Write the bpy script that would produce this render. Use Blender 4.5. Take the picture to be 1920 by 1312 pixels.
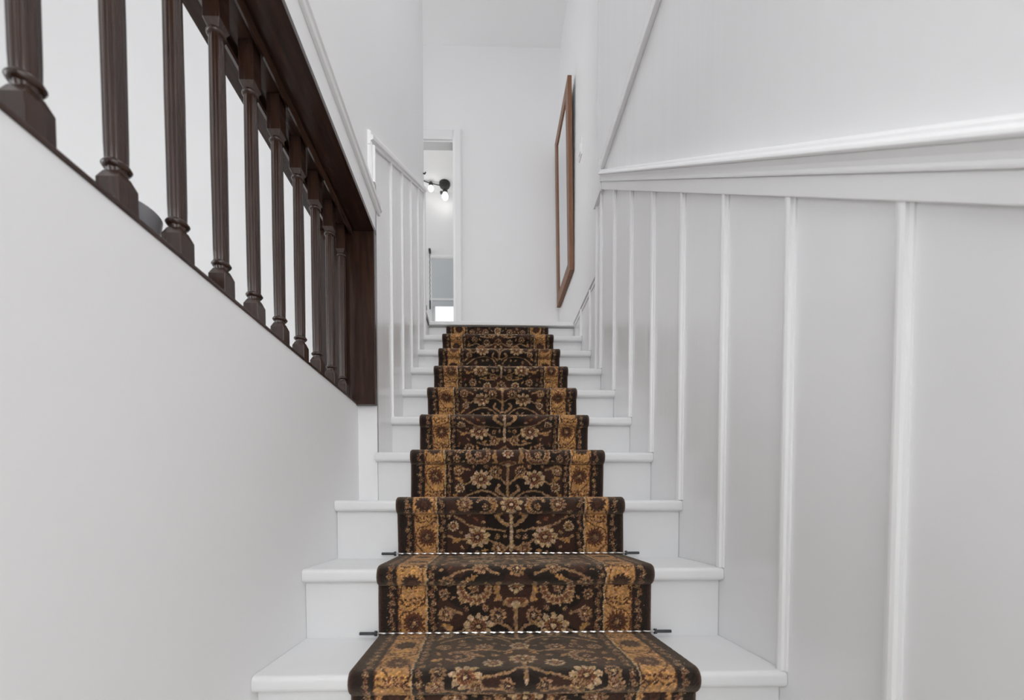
import bpy, bmesh, math
import numpy as np
from mathutils import Matrix, Vector

for o in list(bpy.data.objects):
    bpy.data.objects.remove(o, do_unlink=True)
SC = bpy.context.scene
COL = SC.collection
PI = math.pi

# ------------------------------------------------------------------ camera
EYE = 0.546                       # lens height above the lower floor
cam_d = bpy.data.cameras.new('camera')
cam = bpy.data.objects.new('camera', cam_d)
COL.objects.link(cam)
cam_d.sensor_fit = 'HORIZONTAL'
cam_d.sensor_width = 36.0
cam_d.lens = 780.0 / 1920.0 * 36.0
cam_d.shift_x = (960.0 - 930.22) / 1920.0
cam_d.shift_y = (984.12 - 656.0) / 1920.0
cam_d.clip_start = 0.01
cam_d.dof.use_dof = True
cam_d.dof.focus_distance = 1.6
cam_d.dof.aperture_fstop = 3.2
yaw, pitch, roll = -0.02261, -0.03147, 0.00158
RW = Matrix.Rotation(yaw, 3, 'Z') @ Matrix.Rotation(pitch, 3, 'X') @ Matrix.Rotation(roll, 3, 'Y')
RB = RW @ Matrix(((1, 0, 0), (0, 0, -1), (0, 1, 0)))
cam.matrix_world = Matrix.Translation((0, 0, EYE)) @ RB.to_4x4()
SC.camera = cam

# ------------------------------------------------------------------ world, daylight, added fill lights, exposure
w = bpy.data.worlds.new('daylight')
SC.world = w
w.use_nodes = True
w.node_tree.nodes['Background'].inputs[0].default_value = (0.95, 0.975, 1.0, 1)
w.node_tree.nodes['Background'].inputs[1].default_value = 1.0

def area(name, loc, direction, sx, sy, power, color=(1, 1, 1)):
    d = bpy.data.lights.new(name, 'AREA')
    d.shape = 'RECTANGLE'; d.size = sx; d.size_y = sy; d.energy = power; d.color = color
    o = bpy.data.objects.new(name, d)
    COL.objects.link(o)
    o.location = loc
    o.rotation_euler = Vector(direction).to_track_quat('-Z', 'Y').to_euler()
    return o

area('front_fill', (0.6, -2.68, 1.7), (0, 1, 0.02), 2.4, 2.0, 34, (1.0, 0.995, 0.985))  # added frontal light for the risers, at an unseen made-up window
area('right_side_fill', (3.14, -1.5, 1.7), (-1, 0.12, 0), 1.6, 2.0, 88, (0.985, 0.99, 1.0))  # added side light that evens out the knee wall, at a made-up window
area('daylight_left_window', (-4.54, -0.6, 1.9), (1, 0.1, 0), 2.6, 2.2, 39, (0.97, 0.985, 1.0))
area('overhead_stair_fill', (0.18, 0.6, 4.78), (-0.08, 0.05, -1), 0.9, 2.0, 36, (1.0, 1.0, 1.0))  # added overhead light under a closed ceiling, no skylight is built
area('landing_fill', (-2.94, 3.5, 3.5), (1, 0, 0), 0.8, 1.6, 13, (0.98, 0.99, 1.0))  # added light in front of a solid wall, brightens the landing
area('bedroom_fill', (-2.94, 4.9, 3.4), (1, 0, 0), 1.2, 1.4, 11, (0.98, 0.99, 1.0))  # added light by the solid left wall, brightens the room beyond the door

vs = SC.view_settings
vs.view_transform = 'Standard'
vs.look = 'None'
vs.exposure = 0.21
vs.gamma = 1.0
vs.use_curve_mapping = False
SC.cycles.max_bounces = 12
SC.cycles.diffuse_bounces = 9
SC.cycles.use_denoising = True
SC.cycles.use_adaptive_sampling = True
SC.cycles.adaptive_threshold = 0.03

# ------------------------------------------------------------------ materials
def mat(name, base, rough=0.5, spec=0.5, noise=None, bump=None, metal=0.0, coat=0.0):
    """base colour, optional (scale, colour2, stretch) noise mix and (scale, strength, stretch) bump"""
    m = bpy.data.materials.new(name)
    m.use_nodes = True
    nt = m.node_tree; N = nt.nodes; Lk = nt.links
    b = N['Principled BSDF']
    b.inputs['Base Color'].default_value = (*base, 1)
    b.inputs['Roughness'].default_value = rough
    b.inputs['Specular IOR Level'].default_value = spec
    b.inputs['Metallic'].default_value = metal
    if coat:
        b.inputs['Coat Weight'].default_value = coat
        b.inputs['Coat Roughness'].default_value = 0.12
    tc = N.new('ShaderNodeTexCoord')
    def noise_node(scale, stretch, detail=2):
        mp = N.new('ShaderNodeMapping'); mp.inputs['Scale'].default_value = stretch
        Lk.new(tc.outputs['Object'], mp.inputs['Vector'])
        n = N.new('ShaderNodeTexNoise'); n.inputs['Scale'].default_value = scale; n.inputs['Detail'].default_value = detail
        Lk.new(mp.outputs['Vector'], n.inputs['Vector'])
        return n
    if noise:
        n = noise_node(noise[0], noise[2])
        r = N.new('ShaderNodeValToRGB')
        r.color_ramp.elements[0].position = 0.35; r.color_ramp.elements[0].color = (*base, 1)
        r.color_ramp.elements[1].position = 0.7; r.color_ramp.elements[1].color = (*noise[1], 1)
        Lk.new(n.outputs['Fac'], r.inputs['Fac'])
        Lk.new(r.outputs['Color'], b.inputs['Base Color'])
    if bump:
        n = noise_node(bump[0], bump[2])
        bp = N.new('ShaderNodeBump'); bp.inputs['Strength'].default_value = bump[1]; bp.inputs['Distance'].default_value = 0.01
        Lk.new(n.outputs['Fac'], bp.inputs['Height'])
        Lk.new(bp.outputs['Normal'], b.inputs['Normal'])
    return m

M = {}
M['plaster'] = mat('white_wall_paint', (0.85, 0.85, 0.855), 0.55, 0.4, (1.3, (0.835, 0.835, 0.84), (1, 1, 1)))
M['satin'] = mat('white_satin_wainscot_paint', (0.84, 0.842, 0.85), 0.22, 0.5, None, (2.2, 0.16, (1, 6, 0.25)))
M['gloss'] = mat('white_gloss_trim_paint', (0.84, 0.84, 0.845), 0.28, 0.5, (3, (0.825, 0.825, 0.83), (1, 1, 1)))
M['stair'] = mat('white_stair_paint', (0.765, 0.77, 0.775), 0.36, 0.45, (9, (0.75, 0.755, 0.76), (1, 1, 1)))
M['ceil'] = mat('ceiling_paint', (0.88, 0.88, 0.885), 0.8, 0.2, (2, (0.865, 0.865, 0.87), (1, 1, 1)))
M['wood'] = mat('dark_stained_wood', (0.030, 0.014, 0.010), 0.24, 0.5, (9, (0.052, 0.024, 0.016), (6, 0.5, 6)), (20, 0.05, (6, 0.5, 6)))
M['woodz'] = mat('dark_stained_turned_wood', (0.028, 0.0130, 0.009), 0.23, 0.5, (14, (0.044, 0.021, 0.0135), (6, 6, 0.5)), (20, 0.04, (6, 6, 0.5)))
M['teak'] = mat('teak_mirror_wood', (0.165, 0.067, 0.029), 0.42, 0.4, (18, (0.225, 0.10, 0.046), (5, 5, 0.5)))
M['black'] = mat('black_metal', (0.015, 0.016, 0.016), 0.4, 0.5, (30, (0.03, 0.03, 0.03), (1, 1, 1)))
M['iron'] = mat('dark_rod_end_metal', (0.06, 0.065, 0.068), 0.35, 0.5, (40, (0.1, 0.1, 0.105), (1, 1, 1)), metal=0.6)
M['nickel'] = mat('polished_nickel', (0.80, 0.78, 0.76), 0.33, 0.5, (50, (0.6, 0.59, 0.56), (1, 1, 1)), metal=1.0)
M['glass'] = mat('mirror_glass', (0.86, 0.89, 0.92), 0.02, 0.5, (1, (0.85, 0.88, 0.91), (1, 1, 1)), metal=1.0)
M['blind'] = mat('grey_blind_fabric', (0.60, 0.63, 0.65), 0.8, 0.2, (200, (0.57, 0.60, 0.62), (1, 1, 1)))
M['ceramic'] = mat('grey_glazed_ceramic', (0.24, 0.235, 0.245), 0.35, 0.5, (8, (0.28, 0.275, 0.285), (1, 1, 1)))
M['floorwood'] = mat('oak_floor', (0.62, 0.60, 0.57), 0.4, 0.4, (6, (0.56, 0.54, 0.51), (1, 8, 1)))
M['pane'] = mat('window_glass', (1, 1, 1), 0.02, 0.5, (1, (0.98, 0.99, 1), (1, 1, 1)))
M['pane'].node_tree.nodes['Principled BSDF'].inputs['Transmission Weight'].default_value = 1.0
M['pane'].node_tree.nodes['Principled BSDF'].inputs['IOR'].default_value = 1.05
M['bulb'] = mat('lit_bulb', (1, 1, 1), 0.4, 0.5, (5, (0.98, 0.97, 0.95), (1, 1, 1)))
_b = M['bulb'].node_tree.nodes['Principled BSDF']
_b.inputs['Emission Color'].default_value = (1, 0.985, 0.96, 1)
_b.inputs['Emission Strength'].default_value = 6.0

# ------------------------------------------------------------------ mesh helpers
def new_mesh(name, verts, faces, smooth=False):
    me = bpy.data.meshes.new(name)
    me.from_pydata([tuple(v) for v in verts], [], faces)
    bm = bmesh.new(); bm.from_mesh(me)
    bmesh.ops.recalc_face_normals(bm, faces=bm.faces)
    bm.to_mesh(me); bm.free()
    if smooth:
        me.polygons.foreach_set('use_smooth', [True] * len(me.polygons))
    return me

class MB:
    """collects boxes, prisms and tubes; build() links them as one mesh object"""
    def __init__(s): s.v = []; s.f = []
    def add(s, v, f):
        n = len(s.v); s.v += [tuple(p) for p in v]; s.f += [tuple(i + n for i in q) for q in f]; return s
    def box(s, x0, x1, y0, y1, z0, z1):
        v = [(x, y, z) for x in (x0, x1) for y in (y0, y1) for z in (z0, z1)]
        return s.add(v, [(0, 1, 3, 2), (4, 6, 7, 5), (0, 4, 5, 1), (2, 3, 7, 6), (0, 2, 6, 4), (1, 5, 7, 3)])
    def sweep(s, profile, a, b, ua, ub):
        """polygon profile (p,q) swept from a to b; ua, ub are the 3-D axes of p and q"""
        a, b, ua, ub = map(Vector, (a, b, ua, ub)); n = len(profile)
        v = [a + ua * p + ub * q for p, q in profile] + [b + ua * p + ub * q for p, q in profile]
        f = [(i, (i + 1) % n, n + (i + 1) % n, n + i) for i in range(n)] + [tuple(range(n)), tuple(range(n, 2 * n))]
        return s.add(v, f)
    def lathe(s, prof, c=(0, 0, 0), seg=24, sx=1, sy=1, mod=None):
        n = len(prof); v = []
        for i in range(seg):
            t = 2 * PI * i / seg; k = mod(t) if mod else 0
            for r, z in prof:
                rr = r * (1 + k)
                v.append((c[0] + rr * sx * math.cos(t), c[1] + rr * sy * math.sin(t), c[2] + z))
        f = [(i * n + j, ((i + 1) % seg) * n + j, ((i + 1) % seg) * n + j + 1, i * n + j + 1) for i in range(seg) for j in range(n - 1)]
        f += [tuple(i * n for i in range(seg)), tuple(i * n + n - 1 for i in range(seg))]
        return s.add(v, f)
    def tube(s, pts, r, seg=10):
        pts = [Vector(p) for p in pts]; v = []; n = len(pts)
        for i, p in enumerate(pts):
            d = (pts[min(i + 1, n - 1)] - pts[max(i - 1, 0)]).normalized()
            u = d.cross(Vector((0, 0, 1)) if abs(d.z) < 0.9 else Vector((1, 0, 0))).normalized(); q = d.cross(u)
            rr = r[i] if isinstance(r, (list, tuple)) else r
            v += [p + (u * math.cos(2 * PI * k / seg) + q * math.sin(2 * PI * k / seg)) * rr for k in range(seg)]
        f = [(i * seg + k, i * seg + (k + 1) % seg, (i + 1) * seg + (k + 1) % seg, (i + 1) * seg + k) for i in range(n - 1) for k in range(seg)]
        f += [tuple(range(seg)), tuple(range((n - 1) * seg, n * seg))]
        return s.add(v, f)
    def mesh(s, name, smooth=False): return new_mesh(name, s.v, s.f, smooth)
    def build(s, name, m, parent=None, smooth=False, bevel=0, seg=2, loc=None):
        """verts are world coordinates unless loc is given"""
        off = world(parent) if parent else Vector((0, 0, 0))
        if loc is None:
            v = [Vector(p) - off for p in s.v]; loc = (0, 0, 0)
        else:
            v = s.v; loc = Vector(loc) - off
        me = new_mesh(name, v, s.f, smooth)
        return link(name, me, m, parent, loc, bevel, seg, smooth)

def world(o):
    v = Vector((0, 0, 0))
    while o: v = v + o.location; o = o.parent
    return v

def link(name, me, m, parent=None, loc=(0, 0, 0), bevel=0, seg=2, smooth=False):
    if not me.materials: me.materials.append(M[m])
    o = bpy.data.objects.new(name, me)
    COL.objects.link(o)
    o.location = loc
    if parent: o.parent = parent
    if bevel:
        b = o.modifiers.new('bevel', 'BEVEL'); b.width = bevel; b.segments = seg; b.limit_method = 'ANGLE'; b.angle_limit = 0.6
    if smooth:
        bm_angle(me)
    return o

def bm_angle(me, ang=0.7):
    """mark sharp edges so smooth shading keeps its creases"""
    bm = bmesh.new(); bm.from_mesh(me)
    for e in bm.edges:
        if len(e.link_faces) == 2 and e.calc_face_angle(0) > ang: e.smooth = False
    bm.to_mesh(me); bm.free()

def thing(name, label, cat, loc=(0, 0, 0), group=None):
    o = bpy.data.objects.new(name, None)
    COL.objects.link(o); o.location = loc; o.empty_display_size = 0.05
    return tag(o, label, cat, group)

def tag(o, label, cat, group=None):
    o['label'] = label; o['category'] = cat
    if group: o['group'] = group
    return o

def struct(o):
    o['kind'] = 'structure'
    return o

# ------------------------------------------------------------------ key measures
XR = 0.66            # right wall face
XL = -0.504          # knee wall face
XU = -0.43           # upper left wall face
T, RIS = 0.25, 0.1953
Y1, Z1 = 0.8875, EYE - 0.3511
NOSE = 0.025         # overhang
TH = 0.037           # tread thickness
def sy(k): return Y1 + (k - 1) * T
def sz(k): return Z1 + (k - 1) * RIS
YL, ZL = sy(10), sz(10)          # landing edge
KNEE = EYE + 0.418
HEAD = EYE + 1.09
YJ = 1.663           # jamb / return face
YC = 2.96            # end of the upper left wall
YRC = 2.515          # end of the right wall at landing
YB = 3.95            # landing back wall
ZC = EYE + 4.262     # upper ceiling
YE = -0.45           # where the stair walls end towards the entrance hall
YF = -2.75           # entrance wall behind the camera

# ------------------------------------------------------------------ shell
struct(MB().box(-4.7, 3.3, YF - 0.15, 3.0, -0.1, 0.0).build('floor', 'floorwood'))
struct(MB().box(-4.7, 3.3, YF - 0.15, 5.9, ZC, ZC + 0.12).build('ceiling', 'ceil'))
fl = MB()
fl.box(-0.46, 0.85, YL + 0.045, 5.9, ZL - 0.22, ZL)
fl.box(-3.0, -0.46, YC + 0.02, 5.9, ZL - 0.22, ZL)
struct(fl.build('floor_landing', 'floorwood'))

wr = MB()
wr.box(XR, XR + 0.19, YE, YRC, 0, ZC)
wr.box(XR, XR + 0.19, YRC, YL + 0.02, 0, ZL - 0.004)
wall_right = struct(wr.build('wall_right', 'satin'))
struct(MB().box(XR + 0.024, XR + 0.19, YRC, YB + 0.1, ZL, ZC).build('wall_landing', 'plaster'))

kn = MB().box(XL - 0.14, XL, -0.3, YJ, 0, KNEE)
wall_left = struct(kn.build('wall_left', 'plaster'))
wu = MB()
wu.box(-0.644, XU, YJ, YC, 0, ZC)
wu.box(-0.644, XU, -0.3, YJ, HEAD + 0.004, ZC)
wu.box(-0.644, XU, YE, -0.3, 0, ZC)
wall_upper = struct(wu.build('wall_left_upper', 'plaster'))
struct(MB().box(-0.46, XU, YC, YL + 0.045, 0, ZL - 0.005).build('wall_left_lower', 'gloss'))
# adjoining room seen between the balusters
struct(MB().box(-4.6, -0.644, 2.82, 2.94, 0, ZC).build('wall_adjoining_room', 'plaster'))
struct(MB().box(0.85, 3.2, YE, YE + 0.12, 0, ZC).build('wall_entrance', 'plaster'))
# outer entrance hall walls behind the camera; front and right glazing added for light
def glazed_wall(name, n, axis, pos, a0, a1, w0, w1, z0, z1):
    m = MB()
    def bx(mb, p, q, zz0, zz1, d0, d1):
        return mb.box(p, q, pos + d0, pos + d1, zz0, zz1) if axis == 'x' else mb.box(pos + d0, pos + d1, p, q, zz0, zz1)
    bx(m, a0, w0, 0, ZC, -0.06, 0.06); bx(m, w1, a1, 0, ZC, -0.06, 0.06); bx(m, w0, w1, 0, z0, -0.06, 0.06); bx(m, w0, w1, z1, ZC, -0.06, 0.06)
    struct(m.build(name, 'plaster'))
    f = MB()
    bx(f, w0, w0 + 0.05, z0, z1, -0.03, 0.03); bx(f, w1 - 0.05, w1, z0, z1, -0.03, 0.03)
    bx(f, w0 + 0.05, w1 - 0.05, z0, z0 + 0.05, -0.03, 0.03); bx(f, w0 + 0.05, w1 - 0.05, z1 - 0.05, z1, -0.03, 0.03)
    fo = struct(f.build('window_%d' % n, 'gloss'))
    bx(MB(), w0 + 0.05, w1 - 0.05, z0 + 0.05, z1 - 0.05, -0.003, 0.003).build('pane', 'pane', fo)
glazed_wall('wall_front', 2, 'x', YF, -4.6, 3.2, -0.6, 1.8, 0.7, 2.7)  # unseen window, made up to admit frontal light
glazed_wall('wall_outer_right', 3, 'y', 3.2, YF, YE, -2.3, -0.7, 0.7, 2.7)  # unseen window, made up to light the knee wall from the side
glazed_wall('wall_outer_left', 4, 'y', -4.6, YF, 2.94, -1.9, 0.7, 0.8, 3.0)

# landing back wall with the doorway, and the room beyond
DX1, DH = -0.305, ZL + 2.015
DX0 = DX1 - 0.80
wb = MB()
wb.box(DX1, 0.85, YB, YB + 0.1, ZL, ZC)
wb.box(DX0, DX1, YB, YB + 0.1, DH, ZC)
wb.box(-3.0, DX0, YB, YB + 0.1, ZL, ZC)
struct(wb.build('wall_back', 'plaster'))
struct(MB().box(-3.1, -3.0, YC, 5.9, ZL - 0.22, ZC).build('wall_landing_left', 'plaster'))
struct(MB().box(0.6, 0.7, YB + 0.1, 5.7, ZL, ZC).build('wall_bedroom_right', 'plaster'))
WX0, WX1, WZ0, WZ1 = -0.73, 0.35, EYE + 2.45, EYE + 3.42
wz = MB()
wz.box(-3.0, WX0, 5.7, 5.8, ZL, ZC); wz.box(WX1, 0.7, 5.7, 5.8, ZL, ZC)
wz.box(WX0, WX1, 5.7, 5.8, ZL, WZ0); wz.box(WX0, WX1, 5.7, 5.8, WZ1, ZC)
struct(wz.build('wall_bedroom', 'plaster'))
wf1 = MB()
wf1.box(WX0, WX0 + 0.04, 5.72, 5.77, WZ0, WZ1).box(WX1 - 0.04, WX1, 5.72, 5.77, WZ0, WZ1)
wf1.box(WX0 + 0.04, WX1 - 0.04, 5.72, 5.77, WZ0, WZ0 + 0.05).box(WX0 + 0.04, WX1 - 0.04, 5.72, 5.77, WZ1 - 0.05, WZ1)
win = struct(wf1.build('window_1', 'gloss'))
MB().box(WX0 + 0.04, WX1 - 0.04, 5.74, 5.746, WZ0 + 0.05, WZ1 - 0.05).build('pane', 'pane', win)
MB().box(WX0 - 0.03, WX1 + 0.03, 5.64, 5.72, WZ0 - 0.035, WZ0).build('window_sill', 'gloss', win, bevel=0.006)

# door casing
dc = MB().box(DX1, DX1 + 0.012, YB + 0.005, YB + 0.095, ZL, DH)
dr = struct(dc.build('door_1', 'gloss'))
prof = [(0, 0), (0.086, 0), (0.086, 0.012), (0.07, 0.022), (0.02, 0.018), (0.008, 0.012), (0, 0.010)]
MB().sweep(prof, (DX1, YB, ZL), (DX1, YB, DH + 0.086), (1, 0, 0), (0, -1, 0)).build('casing_leg', 'gloss', dr, bevel=0.002)
MB().sweep(prof, (DX0, YB, ZL), (DX0, YB, DH + 0.086), (-1, 0, 0), (0, -1, 0)).build('casing_leg', 'gloss', dr, bevel=0.002)
MB().sweep(prof, (DX0, YB, DH), (DX1, YB, DH), (0, 0, 1), (0, -1, 0)).build('casing_head', 'gloss', dr, bevel=0.002)
MB().box(DX0, DX1, YB + 0.005, YB + 0.095, DH - 0.012, DH).build('head_jamb', 'gloss', dr)
struct(MB().box(DX1 + 0.09, XR + 0.024, YB - 0.014, YB, ZL, ZL + 0.09).build('baseboard_back', 'gloss', bevel=0.004))

# ------------------------------------------------------------------ staircase
st = thing('staircase', 'white painted straight staircase with rounded nosings climbing to the landing', 'staircase', (0.08, Y1, 0))
def tread_profile():
    r = 0.012; pts = []
    for a in range(0, 7):                                   # upper front edge
        t = PI / 2 + a * PI / 12
        pts.append((r + r * math.cos(t), -r + r * math.sin(t)))
    for a in range(0, 7):
        t = PI + a * PI / 12
        pts.append((r + r * math.cos(t), -TH + r + r * math.sin(t)))
    d = T + NOSE + 0.016
    return pts + [(d, -TH), (d, 0)]
TP = tread_profile()
for k in range(1, 11):
    x0 = (XL if k < 4 else XU) + 0.001
    if k < 10:
        x0t = x0 - (0.006 if k == 4 else 0)
        MB().sweep(TP, (x0t, sy(k), sz(k)), (XR - 0.001, sy(k), sz(k)), (0, 1, 0), (0, 0, 1)).build('tread', 'stair', st, smooth=True)
    zb = sz(k - 1) if k > 1 else 0.0
    MB().box(x0, XR - 0.001, sy(k) + NOSE, sy(k) + NOSE + 0.016, zb, sz(k) - (TH if k < 10 else 0.03)).build('riser', 'stair', st)
# landing nosing board and level edge trims of the stairwell
tn = MB().sweep([(0, -0.004), (0.004, 0), (0.09, 0), (0.09, -0.026), (0.002, -0.026), (0, -0.022)], (XU, YL, ZL + 0.008), (XR, YL, ZL + 0.008), (0, 1, 0), (0, 0, 1))
struct(tn.build('trim_1', 'gloss'))
t2 = MB().box(XR - 0.012, XR + 0.024, YRC, YL, ZL - 0.002, ZL + 0.012)
t2o = struct(t2.build('trim_2', 'gloss'))
MB().box(XR - 0.006, XR, YRC + 0.02, YL, ZL - 0.03, ZL - 0.012).build('edge_bead', 'gloss', t2o)
t3 = MB().box(XU - 0.05, XU + 0.010, YC, YL, ZL - 0.004, ZL + 0.010)
t3o = struct(t3.build('trim_3', 'gloss'))
MB().box(XU, XU + 0.006, YC, YL, ZL - 0.024, ZL - 0.012).build('edge_bead', 'black', t3o)

# ------------------------------------------------------------------ right wall: battens, sloping rail, level strip
def rail_bot(y): return EYE + 0.362 + (y - 0.492) * 0.766
bp = [(-0.014, 0), (-0.014, 0.004), (-0.009, 0.006), (-0.008, 0.012), (-0.002, 0.014), (0.002, 0.014), (0.008, 0.012), (0.009, 0.006), (0.014, 0.004), (0.014, 0)]
for k in range(-4, 10):
    y = sy(k) + 0.014
    base = sz(k) if k >= 1 else 0.0
    top = rail_bot(y) + 0.012 if y < 2.38 else (EYE + 1.80 if y < YRC - 0.016 else ZL - 0.012)
    MB().sweep(bp, (XR, y, base), (XR, y, top), (0, 1, 0), (-1, 0, 0)).build('batten', 'gloss', wall_right)
MB().sweep(bp, (XR, YRC - 0.014, sz(7) + 0.001), (XR, YRC - 0.014, EYE + 1.80), (0, 1, 0), (-1, 0, 0)).build('batten', 'gloss', wall_right)

ya, yb = YF, 2.372
ya = YE
A, B = (XR, ya, rail_bot(ya)), (XR, yb, rail_bot(yb))
root = MB().sweep([(0, 0), (0.016, 0), (0.016, 0.044), (0, 0.044)], A, B, (-1, 0, 0), (0, 0, 1))
rail = struct(root.build('trim_4', 'gloss', bevel=0.002))
MB().sweep([(0, 0.044), (0.021, 0.044), (0.022, 0.050), (0.020, 0.056), (0.021, 0.066), (0.026, 0.080), (0.0, 0.082)], A, B, (-1, 0, 0), (0, 0, 1)).build('cove_moulding', 'gloss', rail, bevel=0.0015)
MB().sweep([(0, 0.080), (0.031, 0.080), (0.034, 0.085), (0.032, 0.092), (0.024, 0.097), (0.022, 0.104), (0.014, 0.110), (0, 0.112)], A, B, (-1, 0, 0), (0, 0, 1)).build('cap_moulding', 'gloss', rail, bevel=0.0015)
s5 = MB().box(XR - 0.022, XR, YE, yb, EYE + 1.915, EYE + 1.958)
o5 = struct(s5.build('trim_5', 'gloss', bevel=0.003))
MB().box(XR - 0.022, XR + 0.02, yb, YRC + 0.004, EYE + 1.797, EYE + 1.972).build('end_block', 'gloss', o5, bevel=0.002)

# ------------------------------------------------------------------ left wall: level strip, sloping cap frame, battens
s6 = MB().sweep([(0, 0), (0.010, 0.002), (0.012, 0.014), (0.018, 0.018), (0.018, 0.034), (0.006, 0.042), (0, 0.042)], (XU, YE, EYE + 1.172), (XU, 1.70, EYE + 1.172), (1, 0, 0), (0, 0, 1))
struct(s6.build('trim_6', 'gloss', bevel=0.0015))
def cap_bot(y): return EYE + 1.378 + (y - 1.63) * 0.618
CY0, CY1 = 1.575, YC
cp = [(0, 0), (0.012, 0), (0.012, 0.012), (0.021, 0.016), (0.022, 0.030), (0.014, 0.034), (0.014, 0.044), (0.008, 0.050), (0, 0.050)]
s7 = MB().sweep(cp, (XU, CY0 - 0.014, cap_bot(CY0 - 0.014)), (XU, CY1, cap_bot(CY1)), (1, 0, 0), (0, 0, 1))
o7 = struct(s7.build('trim_7', 'gloss', bevel=0.0015))
MB().sweep([(0.05 - q, p) for p, q in cp], (XU, CY0 - 0.012, EYE + 1.216), (XU, CY0 - 0.012, cap_bot(CY0 - 0.012) + 0.012), (0, 1, 0), (1, 0, 0)).build('frame_stile', 'gloss', o7)
for k in range(5, 10):
    y = sy(k) + 0.02
    if y > YC - 0.01: break
    MB().sweep([(-q * 0 + a, b) for a, b in bp for q in (0,)], (XU, y, sz(k)), (XU, y, cap_bot(y) + 0.008), (0, 1, 0), (1, 0, 0)).build('batten', 'gloss', wall_upper)
MB().sweep(bp, (XU, YC - 0.016, sz(9)), (XU, YC - 0.016, cap_bot(YC - 0.016) + 0.008), (0, 1, 0), (1, 0, 0)).build('batten', 'gloss', wall_upper)
for y0, y1, k in ((YJ + 0.002, YC - 0.002, 4),):
    n = 12; v = []; f = []
    for i in range(n + 1):
        y = y0 + (y1 - y0) * i / n
        v += [(XU + 0.003, y, sz(k)), (XU + 0.003, y, cap_bot(y))]
    f = [(2 * i, 2 * i + 2, 2 * i + 3, 2 * i + 1) for i in range(n)]
    pn = MB().add(v, f).add([(a + -0.0025, b, c) for a, b, c in v], f).build('wainscot_panel', 'satin', wall_upper)
# white return face below the dark jamb
MB().box(XL - 0.02, XU, YJ - 0.004, YJ, sz(3), KNEE - 0.001).build('return_board', 'gloss', wall_upper)

# ------------------------------------------------------------------ spindle screen in the left wall
sp = thing('spindle_screen', 'dark stained wooden spindle screen filling the opening above the white knee wall', 'balustrade', (-0.545, 0.6, KNEE))
SB = KNEE + 0.008                 # top of sill
MB().box(XL - 0.145, XL + 0.003, -0.3, YJ - 0.03, KNEE, SB).build('sill', 'wood', sp, bevel=0.002)
hd = MB().box(-0.640, XU + 0.002, -0.3, YJ, HEAD - 0.016, HEAD + 0.003).build('header', 'wood', sp, bevel=0.002)
MB().sweep([(0, 0), (0.010, 0), (0.016, -0.006), (0.016, -0.012), (0.006, -0.018), (0, -0.016)], (-0.520, -0.3, HEAD - 0.016), (-0.520, YJ - 0.03, HEAD - 0.016), (1, 0, 0), (0, 0, 1)).build('bead_moulding', 'wood', hd)
MB().sweep([(0, 0), (-0.010, 0), (-0.016, -0.006), (-0.016, -0.012), (-0.006, -0.018), (0, -0.016)], (-0.580, -0.3, HEAD - 0.016), (-0.580, YJ - 0.03, HEAD - 0.016), (1, 0, 0), (0, 0, 1)).build('bead_moulding', 'wood', hd)
jb = MB().box(-0.640, XU + 0.002, YJ - 0.030, YJ - 0.005, KNEE - 0.002, HEAD - 0.016).build('jamb', 'woodz', sp, bevel=0.002)
MB().box(XU - 0.028, XU - 0.026, YJ - 0.0315, YJ - 0.030, KNEE, HEAD - 0.02).build('jamb_bead', 'woodz', jb)

BT = HEAD - 0.016                 # underside of header
def block(z0, z1, up):
    h = 0.0172; c = 0.011; t = 0.014
    zs = [(z0, h), (z1 - t, h), (z1, c)] if up else [(z0, c), (z0 + t, h), (z1, h)]
    m = MB(); v = []
    for z, r in zs: v += [(-r, -r, z), (r, -r, z), (r, r, z), (-r, r, z)]
    f = [(4 * i + j, 4 * i + (j + 1) % 4, 4 * i + 4 + (j + 1) % 4, 4 * i + 4 + j) for i in range(2) for j in range(4)] + [(0, 1, 2, 3), (8, 9, 10, 11)]
    return m.add(v, f)
H = BT - SB
zs0, zs1 = 0.082, H - 0.110
shaft_prof = [(0.0105, 0.068), (0.0130, 0.078), (0.0138, 0.11), (0.0145, H * 0.45), (0.0138, zs1 - 0.02), (0.0125, zs1 + 0.002), (0.0110, zs1 + 0.012)]
flute = lambda t: 0.11 * (abs(math.cos(4 * t)) ** 0.8) - 0.05
me_shaft = MB().lathe(shaft_prof, seg=64, mod=flute).mesh('baluster', True)
ring = [(0.010, -0.007), (0.0155, -0.0045), (0.0184, 0), (0.0155, 0.0045), (0.010, 0.007)]
me_ring = MB().lathe(ring, seg=24).mesh('collar', True)
me_base = block(0, 0.072, True).mesh('base_block')
me_top = block(H - 0.104, H, False).mesh('top_block')
for me in (me_shaft, me_ring, me_base, me_top): me.materials.append(M['woodz'])
bm_angle(me_shaft, 0.9)
off = world(sp)
for i in range(-6, 10):
    y = 0.522 + 0.1213 * i
    b = link('baluster', me_shaft, 'woodz', sp, Vector((-0.545, y, SB)) - off)
    for nm, me, z in (('base_block', me_base, 0), ('top_block', me_top, 0), ('collar', me_ring, zs0), ('collar', me_ring, zs1 + 0.001)):
        c = link(nm, me, 'woodz', b, (0, 0, z))
        if 'block' in nm:
            bv = c.modifiers.new('bevel', 'BEVEL'); bv.width = 0.0015; bv.segments = 2

# small grey bowl on the sill between the second and third baluster in view
bw = MB().lathe([(0.014, 0.0), (0.017, 0.004), (0.018, 0.012), (0.027, 0.028), (0.037, 0.056), (0.044, 0.088), (0.045, 0.094), (0.042, 0.094), (0.034, 0.058), (0.022, 0.034), (0.006, 0.022)], (-0.607, 0.750, SB), 48, 0.75, 1.0)
tag(bw.build('bowl', 'ceramic', smooth=True), 'grey ceramic bowl on the dark sill behind the balusters', 'bowl')

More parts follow.
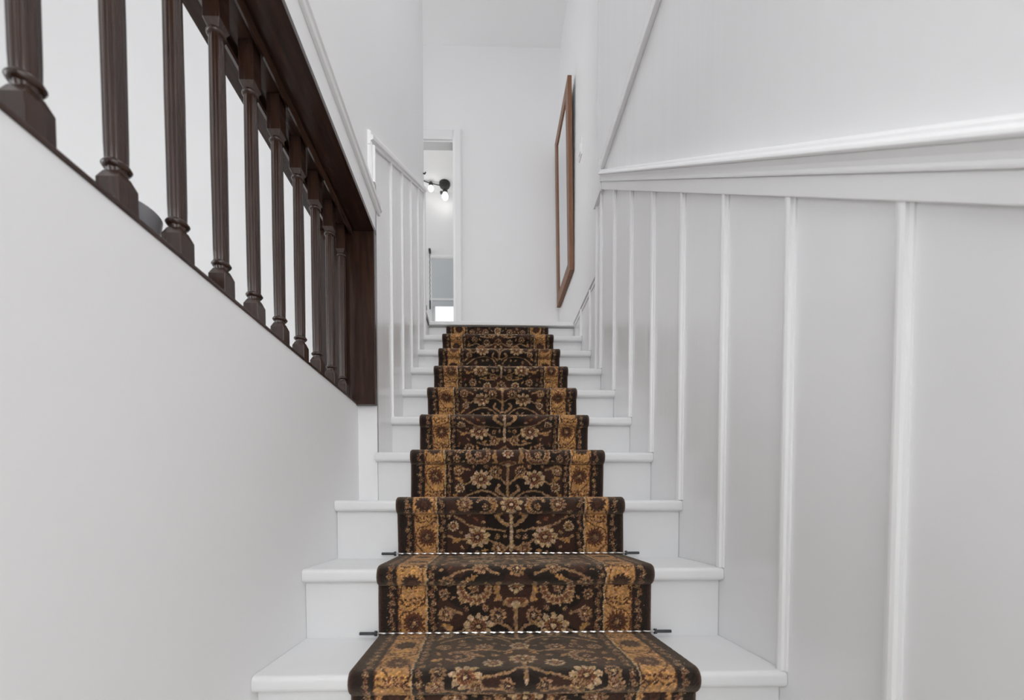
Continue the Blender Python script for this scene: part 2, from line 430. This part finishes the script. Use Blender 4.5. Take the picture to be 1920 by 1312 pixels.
# ------------------------------------------------------------------ mirror, switch, hook on the landing
XM = XR + 0.024
my0, my1, mz0, mz1, fw = 3.265, 3.865, EYE + 1.87, EYE + 3.33, 0.095
mr = thing('wall_mirror', 'tall wall mirror in a teak frame leaning off the landing wall', 'mirror', (XM, 3.54, mz0))
def leaning(x0, x1, y0, y1, z0, z1):
    m = MB().box(x0, x1, y0, y1, z0, z1)
    m.v = [(x - 0.024 * (z - mz0) / (mz1 - mz0), y, z) for x, y, z in m.v]
    return m
x0, x1 = XM - 0.036, XM - 0.004
leaning(x0, x1, my0, my0 + fw, mz0, mz1).build('frame_stile', 'teak', mr, bevel=0.003)
leaning(x0, x1, my1 - fw, my1, mz0, mz1).build('frame_stile', 'teak', mr, bevel=0.003)
leaning(x0, x1, my0 + fw, my1 - fw, mz0, mz0 + fw).build('frame_rail', 'teak', mr, bevel=0.003)
leaning(x0, x1, my0 + fw, my1 - fw, mz1 - fw, mz1).build('frame_rail', 'teak', mr, bevel=0.003)
leaning(x0 + 0.008, x1 - 0.002, my0 + fw, my1 - fw, mz0 + fw, mz1 - fw).build('mirror_glass', 'glass', mr)
leaning(x1, XM - 0.001, my0 + 0.02, my1 - 0.02, mz0 + 0.02, mz1 - 0.02).build('backing_board', 'black', mr)

sw = thing('light_switch', 'small white light switch plate on the landing wall beside the mirror', 'light switch', (XM, 3.06, EYE + 2.60))
MB().box(XM - 0.007, XM, 3.02, 3.10, EYE + 2.54, EYE + 2.66).build('plate', 'gloss', sw, bevel=0.002)
MB().box(XM - 0.012, XM - 0.007, 3.04, 3.08, EYE + 2.57, EYE + 2.63).build('rocker', 'gloss', sw, bevel=0.001)

hk = MB().tube([(XU, 2.93, EYE + 2.315), (XU + 0.012, 2.93, EYE + 2.312), (XU + 0.018, 2.93, EYE + 2.322)], 0.005, 8)
tag(hk.build('wall_hook', 'black', smooth=True), 'tiny black hook on the left wall corner above the sloping white cap', 'hook')
MB().box(XU + 0.010, XU + 0.016, YC - 0.012, YC + 0.006, ZL + 0.004, ZL + 0.03).build('corner_clip', 'iron', t3o)

# ------------------------------------------------------------------ room beyond the doorway: ceiling spots, roller blind
CX, CY = -0.535, 5.55
lf = thing('spotlight_bar', 'black ceiling spotlight with lit bulbs seen through the doorway', 'spotlight', (CX, CY, ZC))
MB().lathe([(0.072, 0.0), (0.072, -0.02), (0.062, -0.04), (0.03, -0.047)], (CX, CY, ZC), 32).build('canopy', 'black', lf, smooth=True)
MB().tube([(CX - 0.02, CY, ZC - 0.035), (CX - 0.155, CY - 0.02, ZC - 0.022), (CX - 0.195, CY - 0.03, ZC - 0.02)], 0.006).build('arm', 'black', lf, smooth=True)
MB().tube([(CX - 0.20, CY - 0.03, ZC - 0.02), (CX - 0.285, CY - 0.05, ZC + -0.004)], 0.006).build('arm', 'black', lf, smooth=True)
MB().tube([(CX + 0.02, CY, ZC - 0.04), (CX, CY + 0.02, ZC - 0.10), (CX - 0.03, CY + 0.02, ZC - 0.115)], 0.006).build('arm', 'black', lf, smooth=True)
for (hx, hy, hz, r) in ((CX - 0.175, CY - 0.03, ZC - 0.03, 0.9), (CX + 0.005, CY - 0.01, ZC - 0.10, 1.1)):
    h1 = MB().lathe([(0.018 * r, 0.018), (0.028 * r, 0.006), (0.030 * r, -0.03), (0.026 * r, -0.034)], (hx, hy, hz), 24).build('lamp_head', 'black', lf, smooth=True)
    MB().lathe([(0.001, -0.105 * r), (0.022 * r, -0.098 * r), (0.034 * r, -0.078 * r), (0.036 * r, -0.062 * r), (0.028 * r, -0.042 * r), (0.022 * r, -0.030)], (hx, hy, hz), 24).build('bulb', 'bulb', h1, smooth=True)
MB().lathe([(0.001, -0.02), (0.014, -0.014), (0.017, 0), (0.014, 0.014), (0.001, 0.02)], (CX - 0.045, CY + 0.0, ZC - 0.118), 16).build('swivel_joint', 'black', lf, smooth=True)
pl = bpy.data.lights.new('spotlight_glow', 'POINT'); pl.energy = 2.0; pl.shadow_soft_size = 0.04; pl.color = (1, 0.97, 0.93)
po = bpy.data.objects.new('spotlight_glow', pl); COL.objects.link(po); po.location = (CX - 0.08, CY - 0.62, ZC - 0.55)

rb = thing('roller_blind', 'grey roller blind over the bright window beyond the doorway', 'blind', (-0.2, 5.66, EYE + 2.73))
rl = MB().tube([(WX0 + 0.0, 5.66, EYE + 3.385), (WX1, 5.66, EYE + 3.385)], 0.03, 20).build('roller', 'gloss', rb, smooth=True)
MB().box(WX0 + 0.012, WX1 - 0.012, 5.652, 5.654, EYE + 2.74, EYE + 3.37).build('blind_fabric', 'blind', rb)
MB().box(WX0 + 0.008, WX1 - 0.008, 5.640, 5.652, EYE + 2.815, EYE + 2.842).build('bottom_bar', 'gloss', rb, bevel=0.003)
ch = MB()
cx_ = WX0 - 0.018
ch.box(cx_ - 0.014, cx_ + 0.014, 5.63, 5.69, EYE + 3.45, EYE + 3.487)
ch.build('chain_bracket', 'black', rb, bevel=0.003)
cm = MB()
for i in range(64):
    z = EYE + 3.44 - i * 0.0098
    cm.lathe([(0.0006, -0.004), (0.005, -0.002), (0.005, 0.002), (0.0006, 0.004)], (cx_ + 0.003 * math.sin(i * 0.9), 5.655, z), 6)
cho = cm.build('bead_chain', 'black', rb); cho['kind'] = 'stuff'
MB().tube([(cx_, 5.655, EYE + 2.82), (cx_, 5.655, EYE + 2.815), (cx_, 5.655, EYE + 2.71), (cx_, 5.655, EYE + 2.70)], [0.004, 0.010, 0.010, 0.004], 10).build('chain_weight', 'black', rb, smooth=True)

# ------------------------------------------------------------------ stair runner: patterned carpet with real pile surface
rng = np.random.default_rng(5)
PX = 1000                                     # pattern cells per metre
W2 = 0.3825                                   # half width of the runner
PER = 1.0
NQ, NX = int(PER * PX), int(W2 * PX)
black = np.array([0.0095, 0.0048, 0.0038]); brown = np.array([0.046, 0.0165, 0.0105]); rust = np.array([0.140, 0.047, 0.020])
tan = np.array([0.33, 0.185, 0.088]); gold = np.array([0.46, 0.235, 0.082]); cream = np.array([0.50, 0.34, 0.19]); edge = np.array([0.034, 0.0125, 0.0095])
canvas = np.zeros((NQ, NX, 3)); canvas[:] = black
qq, xx = np.meshgrid((np.arange(NQ) + .5) / PX, (np.arange(NX) + .5) / PX, indexing='ij')

def window(cx, cq, r):
    """wrapped local window: index arrays and local coordinates"""
    i0 = int(math.floor((cq - r) * PX)); i1 = int(math.ceil((cq + r) * PX)) + 1
    j0 = max(0, int((cx - r) * PX)); j1 = min(NX, int((cx + r) * PX) + 2)
    I = np.arange(i0, i1); J = np.arange(j0, j1)
    dq = (I + .5) / PX - cq; dx = (J + .5) / PX - cx
    return (I % NQ), J, dx[None, :] + 0 * dq[:, None], dq[:, None] + 0 * dx[None, :]
def put(I, J, mask, col):
    sub = canvas[np.ix_(I, J)]; sub[mask] = col; canvas[np.ix_(I, J)] = sub
def rosette(cx, cq, r, n=8, cols=None, ang=0.0, sq=1.0):
    c1, c2, c3, c4 = cols or (tan, rust, cream, brown)
    I, J, dx, dq = window(cx, cq, r * 1.1)
    dq = dq * sq; rad = np.hypot(dx, dq) / r; th = np.arctan2(dq, dx) + ang
    pet = 0.70 + 0.30 * np.abs(np.cos(th * n / 2))
    put(I, J, rad < pet, c1)
    put(I, J, (rad < pet) & (rad > 0.45) & (np.abs(np.cos(th * n / 2)) < 0.28), c4)
    put(I, J, rad < 0.52, c4); put(I, J, rad < 0.42, c2); put(I, J, (rad < 0.42) & (np.abs(np.cos(th * n / 2 + .8)) < .35), c3)
    put(I, J, rad < 0.17, c3)
def palmette(cx, cq, r, up=1):
    I, J, dx, dq = window(cx, cq, r * 1.25)
    rad = np.hypot(dx / 1.15, dq) / r; th = np.arctan2(dx, -up * dq)
    pet = 0.62 + 0.38 * np.abs(np.cos(th * 4.5)) ** 0.7
    put(I, J, rad < pet, cream * 0.75 + tan * 0.25)
    put(I, J, (rad < pet) & (rad > .5) & (np.abs(np.cos(th * 4.5)) < 0.25), black)
    put(I, J, (rad < 0.55), rust); put(I, J, (rad < 0.55) & (np.abs(np.sin(th * 6)) < .4), tan); put(I, J, rad < 0.30, brown); put(I, J, rad < 0.16, cream)
def crescent(cx, cq, r, a0=0.5):
    I, J, dx, dq = window(cx, cq, r * 1.35)
    rad = np.hypot(dx, dq) / r; th = np.arctan2(dq, dx)
    t = (th - a0) % (2 * PI)
    wid = 0.10 + 0.20 * np.sin(np.clip(t / (2 * PI) / 0.82, 0, 1) * PI)
    on = (np.abs(rad - 0.85) < wid * (0.75 + 0.45 * np.cos(th * 9) ** 2)) & (t < 2 * PI * 0.82)
    put(I, J, on, tan); put(I, J, on & (np.abs(rad - 0.85) < wid * .4), rust); put(I, J, on & (np.abs(np.sin(th * 9)) < .22), cream)
    rosette(cx + r * 0.05, cq + r * 0.1, r * 0.34, 5)
def vine(pts, wd=0.0036, col=None):
    col = tan * 0.9 if col is None else col
    P = np.array(pts, float); n = len(P)
    t = np.linspace(0, n - 1, 60 * n); k = np.minimum(t.astype(int), n - 2); f = t - k
    pm = P[np.maximum(k - 1, 0)]; p0 = P[k]; p1 = P[k + 1]; p2 = P[np.minimum(k + 2, n - 1)]; f = f[:, None]
    C = 0.5 * ((2 * p0) + (-pm + p1) * f + (2 * pm - 5 * p0 + 4 * p1 - p2) * f ** 2 + (-pm + 3 * p0 - 3 * p1 + p2) * f ** 3)
    for i, (x, q) in enumerate(C):
        r = wd * (0.75 + 0.35 * math.sin(i * 0.9))
        I, J, dx, dq = window(x, q, r + 0.002)
        put(I, J, np.hypot(dx, dq) < r, col if i % 7 else cream)
def leaf(cx, cq, r, ang=0.6, col=None):
    I, J, dx, dq = window(cx, cq, r * 1.3)
    u = dx * math.cos(ang) + dq * math.sin(ang); v = -dx * math.sin(ang) + dq * math.cos(ang)
    on = (u / r) ** 2 + (v / (r * (0.45 + 0.18 * np.cos(u / r * 7)))) ** 2 < 1
    put(I, J, on, gold * .85 if col is None else col)

# field ground: dark with brown lobes
lob = np.sin(qq * 2 * PI * 4 + 1.3 * np.sin(xx * 26)) + np.cos(xx * 31 + 1.7 * np.sin(qq * 2 * PI * 3)) + .6 * np.sin(qq * 2 * PI * 7 + xx * 40)
canvas[lob > 0.15] = brown * 0.85
FX = 0.2175
vine([(0.004, .16), (.05, .150), (.085, .128)]); vine([(.02, .105), (.07, .098), (.13, .088), (.19, .055)]); vine([(.14, .125), (.18, .135), (.21, .12)])
vine([(0, .15), (.03, .17), (.07, .185), (.12, .175)]); vine([(0, .19), (.04, .235), (.1, .25), (.15, .23), (.2, .25)]); vine([(0, .31), (.05, .33), (.09, .36)])
vine([(.02, .42), (.07, .40), (.13, .42), (.2, .40)]); vine([(.05, .47), (.1, .455), (.16, .465), (.2, .49)])
vine([(0, .66), (.03, .632), (.06, .628), (.09, .64)]); vine([(.02, .73), (.05, .695), (.10, .68), (.16, .70), (.205, .735)]); vine([(.14, .64), (.17, .655), (.205, .63)]); vine([(.15, .60), (.19, .585)])
vine([(0, .77), (.04, .80), (.09, .79), (.14, .80)]); vine([(0, .90), (.04, .92), (.1, .935)]); vine([(.03, .965), (.08, .955), (.13, .97), (.2, .95)])
vine([(.05, .50), (.052, .53), (.045, .56)], .006); vine([(.0, .03), (.0, .17)], .0055, cream * .8); vine([(0, .31), (0, .40)], .0045); vine([(0, .585), (0, .70)], .0055); vine([(0, .865), (0, .94)], .0045)
vine([(.012, .085), (.035, .070), (.05, .052), (.042, .04)], .0055); vine([(.012, .705), (.03, .69), (.045, .675), (.036, .66)], .0055)
for a in [(0, .0, .034, 1), (.115, .125, .037, 1), (0, .30, .028, 1), (.10, .36, .034, -1), (.105, .635, .038, 1), (0, .855, .03, -1), (.13, .93, .032, 1)]: palmette(*a)
for a in [(.155, .0, .029), (.195, -.048, .021), (.11, -.045, .020), (.195, .088, .019), (.045, .165, .024), (0, .215, .027), (.08, .22, .025), (.16, .20, .023), (.19, .30, .020), (.18, .38, .022),
          (.05, .41, .020), (.10, .45, .022), (0, .455, .024), (.19, .50, .024), (0, .52, .022), (.05, .605, .025), (.195, .60, .022), (.19, .67, .019), (0, .76, .027), (.09, .77, .025),
          (.07, .88, .023), (.19, .92, .020), (.04, .95, .018), (.19, .77, .02), (.06, .30, .018), (.145, .555, .017), (.20, .545, .016)]: rosette(*a, n=int(9 + (a[0] * 1000) % 4), cols=((tan, rust, cream, brown), (cream * .9, rust * 1.2, tan, black * 1.5), (tan * .8 + rust * .3, brown, cream, black * 1.5))[int(a[1] * 1000) % 3])
for a in [(.085, .005, .034, .8), (.12, .285, .036, 2.5), (.115, .522, .046, 5.0), (.15, .835, .035, .6)]: crescent(*a)
for a in [(.036, .043, .015, 1.0), (.185, .135, .016, .4), (.02, .25, .012, .9), (.205, .24, .013, 1.2), (.055, .53, .014, 1.2), (.05, .557, .012, .5), (.19, .635, .015, -.5), (.205, .70, .013, .9),
          (.03, .81, .014, .7), (.10, .83, .013, -.7), (.06, .005, .01, 1.5), (.2, .86, .015, .6), (.12, .48, .014, .3), (.03, .38, .013, 1.0), (.2, .43, .012, 1.1), (.09, .17, .011, .2)]: leaf(*a)
# lotus
I, J, dx, dq = window(0, .568, .04)
put(I, J, ((dx / .036) ** 2 + (dq / .016) ** 2 < 1), tan); put(I, J, ((dx / .024) ** 2 + ((dq + .004) / .011) ** 2 < 1), rust); put(I, J, ((dx / .012) ** 2 + ((dq - .006) / .012) ** 2 < 1), cream)

frng = np.random.default_rng(11)
for _ in range(1500):
    r = frng.uniform(.007, .0135); cx, cq = frng.uniform(.004, FX - .010), frng.uniform(0, PER)
    I, J, dx, dq = window(cx, cq, r * 1.25)
    if canvas[np.ix_(I, J)].max() > .06: continue
    if frng.random() < .55: rosette(cx, cq, r, int(frng.integers(5, 8)), (tan * .85, rust, cream, brown), frng.uniform(0, 3))
    else: leaf(cx, cq, r * .9, frng.uniform(0, 3), (rust * 1.4, tan, gold * .8)[int(frng.integers(0, 3))])

# borders: guard, gold band, guard, plain edge
g0, g1, g2, g3 = FX, FX + 0.026, FX + 0.026 + 0.085, FX + 0.026 + 0.085 + 0.032
band = (xx >= g0) & (xx < g3); canvas[band] = black * 1.2
canvas[(xx >= g1) & (xx < g2)] = gold
for q in np.arange(0.0055, PER, 0.0235):
    for c, wd in (((g0 + g1) / 2, .010), ((g2 + g3) / 2, .0125)):
        o = 0.0035 * math.sin(q * 900)
        rosette(c + o, q, 0.0085, 5, (tan * .8, rust, cream, brown))
        leaf(c - o * 1.6, q + 0.0118, 0.0055, 0.9 + math.sin(q * 500), rust * 1.3)
sp_ = rng.random((NQ, NX))
gd = ((xx >= g0 + .002) & (xx < g1 - .002)) | ((xx >= g2 + .002) & (xx < g3 - .002))
canvas[gd & (sp_ > .985)] = cream * .8
for x in (g0, g1, g2, g3): canvas[np.abs(xx - x) < .0016] = black
canvas[np.abs(xx - g1 - .003) < .0014] = cream * .9
canvas[np.abs(xx - g2 + .003) < .0014] = rust
gm = (g1 + g2) / 2
dk = (brown * 0.9, rust * .55, brown, black * 1.5); md = (rust * .75, brown, tan, brown)
for k in range(4):
    q = k * 0.25
    vine([(gm - .030, q + .015), (gm - .034, q + .06), (gm - .01, q + .085), (gm + .03, q + .10), (gm + .034, q + .145), (gm + .01, q + .175), (gm - .028, q + .21), (gm - .030, q + .262)], .0022, rust * .7)
    vine([(gm + .030, q + .02), (gm + .036, q + .05), (gm + .02, q + .075)], .002, brown)
    vine([(gm - .030, q + .14), (gm - .036, q + .18), (gm - .02, q + .20)], .002, brown)
    rosette(gm + .002, q + .0, .030, 13, dk); rosette(gm - .002, q + .125, .033, 16, md)
    for dqq in (.058, .072, .183, .197):
        for j in range(6):
            leaf(gm - .030 + j * .012 + .002 * math.sin(j * 7 + dqq * 90), q + dqq + .003 * math.sin(j * 5), .0064, 0.8 * math.sin(j * 3.7 + dqq * 50), rust * .8 if j % 2 else brown)
    for j in range(10):
        leaf(gm + .034 * math.sin(j * 4.1 + k), q + .012 + j * .0245, .0045, j * 1.1, rust * .9)
canvas[xx >= g3] = edge
canvas[(xx >= g3) & (xx < g3 + .010)] = black

# path of the carpet up the stair (y, z, outward normal), nosings rounded
CT = 0.011
path = []
def seg_line(y0, z0, y1, z1, ny, nz):
    path.append(('l', y0, z0, y1, z1, ny, nz))
pts = []
for k in range(1, 11):
    yr = sy(k) + NOSE
    zb = (sz(k - 1) if k > 1 else 0.0)
    if k == 10:
        pts += [(yr - CT, zb + CT), (yr - CT, sz(10) - 0.026)]
        break
    r = TH / 2 + CT
    pts.append((yr - CT, zb + CT))
    pts.append((yr - CT, sz(k) - TH - CT - 0.002))
    for a in range(0, 19):                                   # wrap around the nosing: underside to top
        t = -PI / 2 - a * PI / 18
        pts.append((sy(k) + 0.016 + r * math.cos(t) * 0.85, sz(k) - TH / 2 + r * math.sin(t)))
    pts.append((sy(k) + T + NOSE - CT - 0.004, sz(k) + CT))
pts = np.array(pts)
d = np.hypot(*np.diff(pts, axis=0).T); S = np.concatenate([[0], np.cumsum(d)])
# arc length at the front of nosing 3 is the pattern origin
kidx = np.argmin(np.abs(pts[:, 0] - (sy(3) - 0.008)) + np.abs(pts[:, 1] - (sz(3) - 0.012)))
s3 = S[kidx]
cut = S[np.argmin(np.abs(pts[:, 0] - (sy(4))) + np.abs(pts[:, 1] - (sz(3) + CT)))]
ss = np.concatenate([np.arange(0, cut, 0.0021), np.arange(cut, S[-1], 0.0032), [S[-1]]])
py = np.interp(ss, S, pts[:, 0]); pz = np.interp(ss, S, pts[:, 1])
ty = np.gradient(py, ss); tz = np.gradient(pz, ss)
for _ in range(3):
    ty[1:-1] = (ty[:-2] + 2 * ty[1:-1] + ty[2:]) / 4; tz[1:-1] = (tz[:-2] + 2 * tz[1:-1] + tz[2:]) / 4
ln = np.hypot(ty, tz); ny, nz = -tz / ln, ty / ln
nu = 343
u = np.linspace(-W2, W2, nu)
RC = 0.0825
edge_d = np.minimum(u + W2, W2 - u)
lip = -0.006 * np.clip(1 - edge_d / 0.008, 0, 1) ** 2          # rounded long edges
X = RC + u[None, :] + 0.0018 * np.sin(ss[:, None] * 9)
Hh = lip[None, :] + rng.normal(0, 0.00035, (len(ss), nu))
Y = py[:, None] + ny[:, None] * Hh; Z = pz[:, None] + nz[:, None] * Hh
X = X + 0 * Y
# side skirts
sk = -CT
def col_(j): return np.stack([X[:, j], py + ny * sk, pz + nz * sk], 1)
V = np.concatenate([col_(0)[:, None, :], np.stack([X, Y, Z], 2), col_(nu - 1)[:, None, :]], 1)
nr, nc = V.shape[:2]
idx = np.arange(nr * nc).reshape(nr, nc)
quads = np.stack([idx[:-1, :-1], idx[:-1, 1:], idx[1:, 1:], idx[1:, :-1]], 2).reshape(-1, 4)
me = bpy.data.meshes.new('stair_runner')
me.vertices.add(nr * nc); me.vertices.foreach_set('co', V.reshape(-1).astype(np.float32))
me.loops.add(quads.size); me.loops.foreach_set('vertex_index', quads.reshape(-1).astype(np.int32))
me.polygons.add(len(quads)); me.polygons.foreach_set('loop_start', np.arange(0, quads.size, 4, dtype=np.int32))
me.update(calc_edges=True); me.validate()
me.polygons.foreach_set('use_smooth', np.ones(len(quads), bool))
# woven colour
ue = np.concatenate([[-W2], u, [W2]])
def soft(cell, amp):
    g = rng.normal(0, amp, (nr // cell + 2, nc // cell + 2))
    a = np.arange(nr) / cell; b = np.arange(nc) / cell
    i = a.astype(int); j = b.astype(int); fa = (a - i)[:, None]; fb = (b - j)[None, :]
    G = lambda p, q_: g[np.ix_(p, q_)]
    return (G(i, j) * (1 - fb) + G(i, j + 1) * fb) * (1 - fa) + (G(i + 1, j) * (1 - fb) + G(i + 1, j + 1) * fb) * fa
jq = rng.normal(0, .0008, (nr, nc)) + soft(4, .0017); jx = rng.normal(0, .0008, (nr, nc)) + soft(4, .0017)
q = (s3 - ss)[:, None] + jq
x = np.abs(ue[None, :] + jx)
colr = canvas[(np.floor(q * PX).astype(int)) % NQ, np.clip((x * PX).astype(int), 0, NX - 1)]
lit = np.clip((colr[:, :, 0] - .06) / .1, 0, 1)
colr = colr * np.exp(rng.normal(0, .20, (nr, nc)) + soft(2, .30) * lit)[:, :, None]
colr[:, :, 2] *= np.exp(soft(3, .18) * lit)
colr[:, 0] = edge; colr[:, -1] = edge
ca = me.color_attributes.new('weave', 'FLOAT_COLOR', 'POINT')
ca.data.foreach_set('color', np.concatenate([colr, np.ones((nr, nc, 1))], 2).reshape(-1).astype(np.float32))
cm_ = mat('patterned_carpet', (0.1, 0.05, 0.03), 0.85, 0.25, None, (900, 0.5, (1, 1, 1)))
nt = cm_.node_tree; bs = nt.nodes['Principled BSDF']
at = nt.nodes.new('ShaderNodeAttribute'); at.attribute_name = 'weave'
nt.links.new(at.outputs['Color'], bs.inputs['Base Color'])
bs.inputs['Sheen Weight'].default_value = 0.30
bs.inputs['Sheen Roughness'].default_value = 0.5
bs.inputs['Sheen Tint'].default_value = (1.0, 0.8, 0.6, 1)
M['carpet'] = cm_
rn = link('stair_runner', me, 'carpet')
tag(rn, 'dark brown floral stair runner carpet with gold borders down the white stairs', 'carpet')

# ------------------------------------------------------------------ stair rods
for k, lab in ((1, 'twisted nickel stair rod with dark ends at the back of the lowest tread'),
               (2, 'twisted nickel stair rod with dark ends at the back of the second tread')):
    yr, zr = sy(k + 1) + NOSE - CT - 0.008, sz(k) + CT + 0.006
    rod = thing('stair_rod', lab, 'stair rod', (RC, yr, zr), 'stair rods holding the runner')
    n = 300; seg = 8; v = []
    for i in range(n + 1):
        xx_ = RC - W2 - 0.004 + (2 * W2 + 0.008) * i / n; ph = i * 0.16
        for j in range(seg):
            t = 2 * PI * j / seg + ph; r = 0.0028 * (1.0 if j % 2 else 0.80)
            v.append((xx_, yr + r * math.cos(t), zr + r * math.sin(t)))
    f = [(i * seg + j, i * seg + (j + 1) % seg, (i + 1) * seg + (j + 1) % seg, (i + 1) * seg + j) for i in range(n) for j in range(seg)]
    f += [tuple(range(seg)), tuple(range(n * seg, (n + 1) * seg))]
    MB().add(v, f).build('rod', 'nickel', rod, smooth=True)
    for s in (-1, 1):
        a = RC + s * (W2 + 0.003); b = RC + s * (W2 + 0.050)
        MB().tube([(a, yr, zr), (a + s * .006, yr, zr), (a + s * .0065, yr, zr), (b, yr, zr), (b + s * .001, yr, zr)], [0.0075, 0.0075, 0.0045, 0.0045, 0.003], 12).build('rod_end', 'iron', rod, smooth=True)
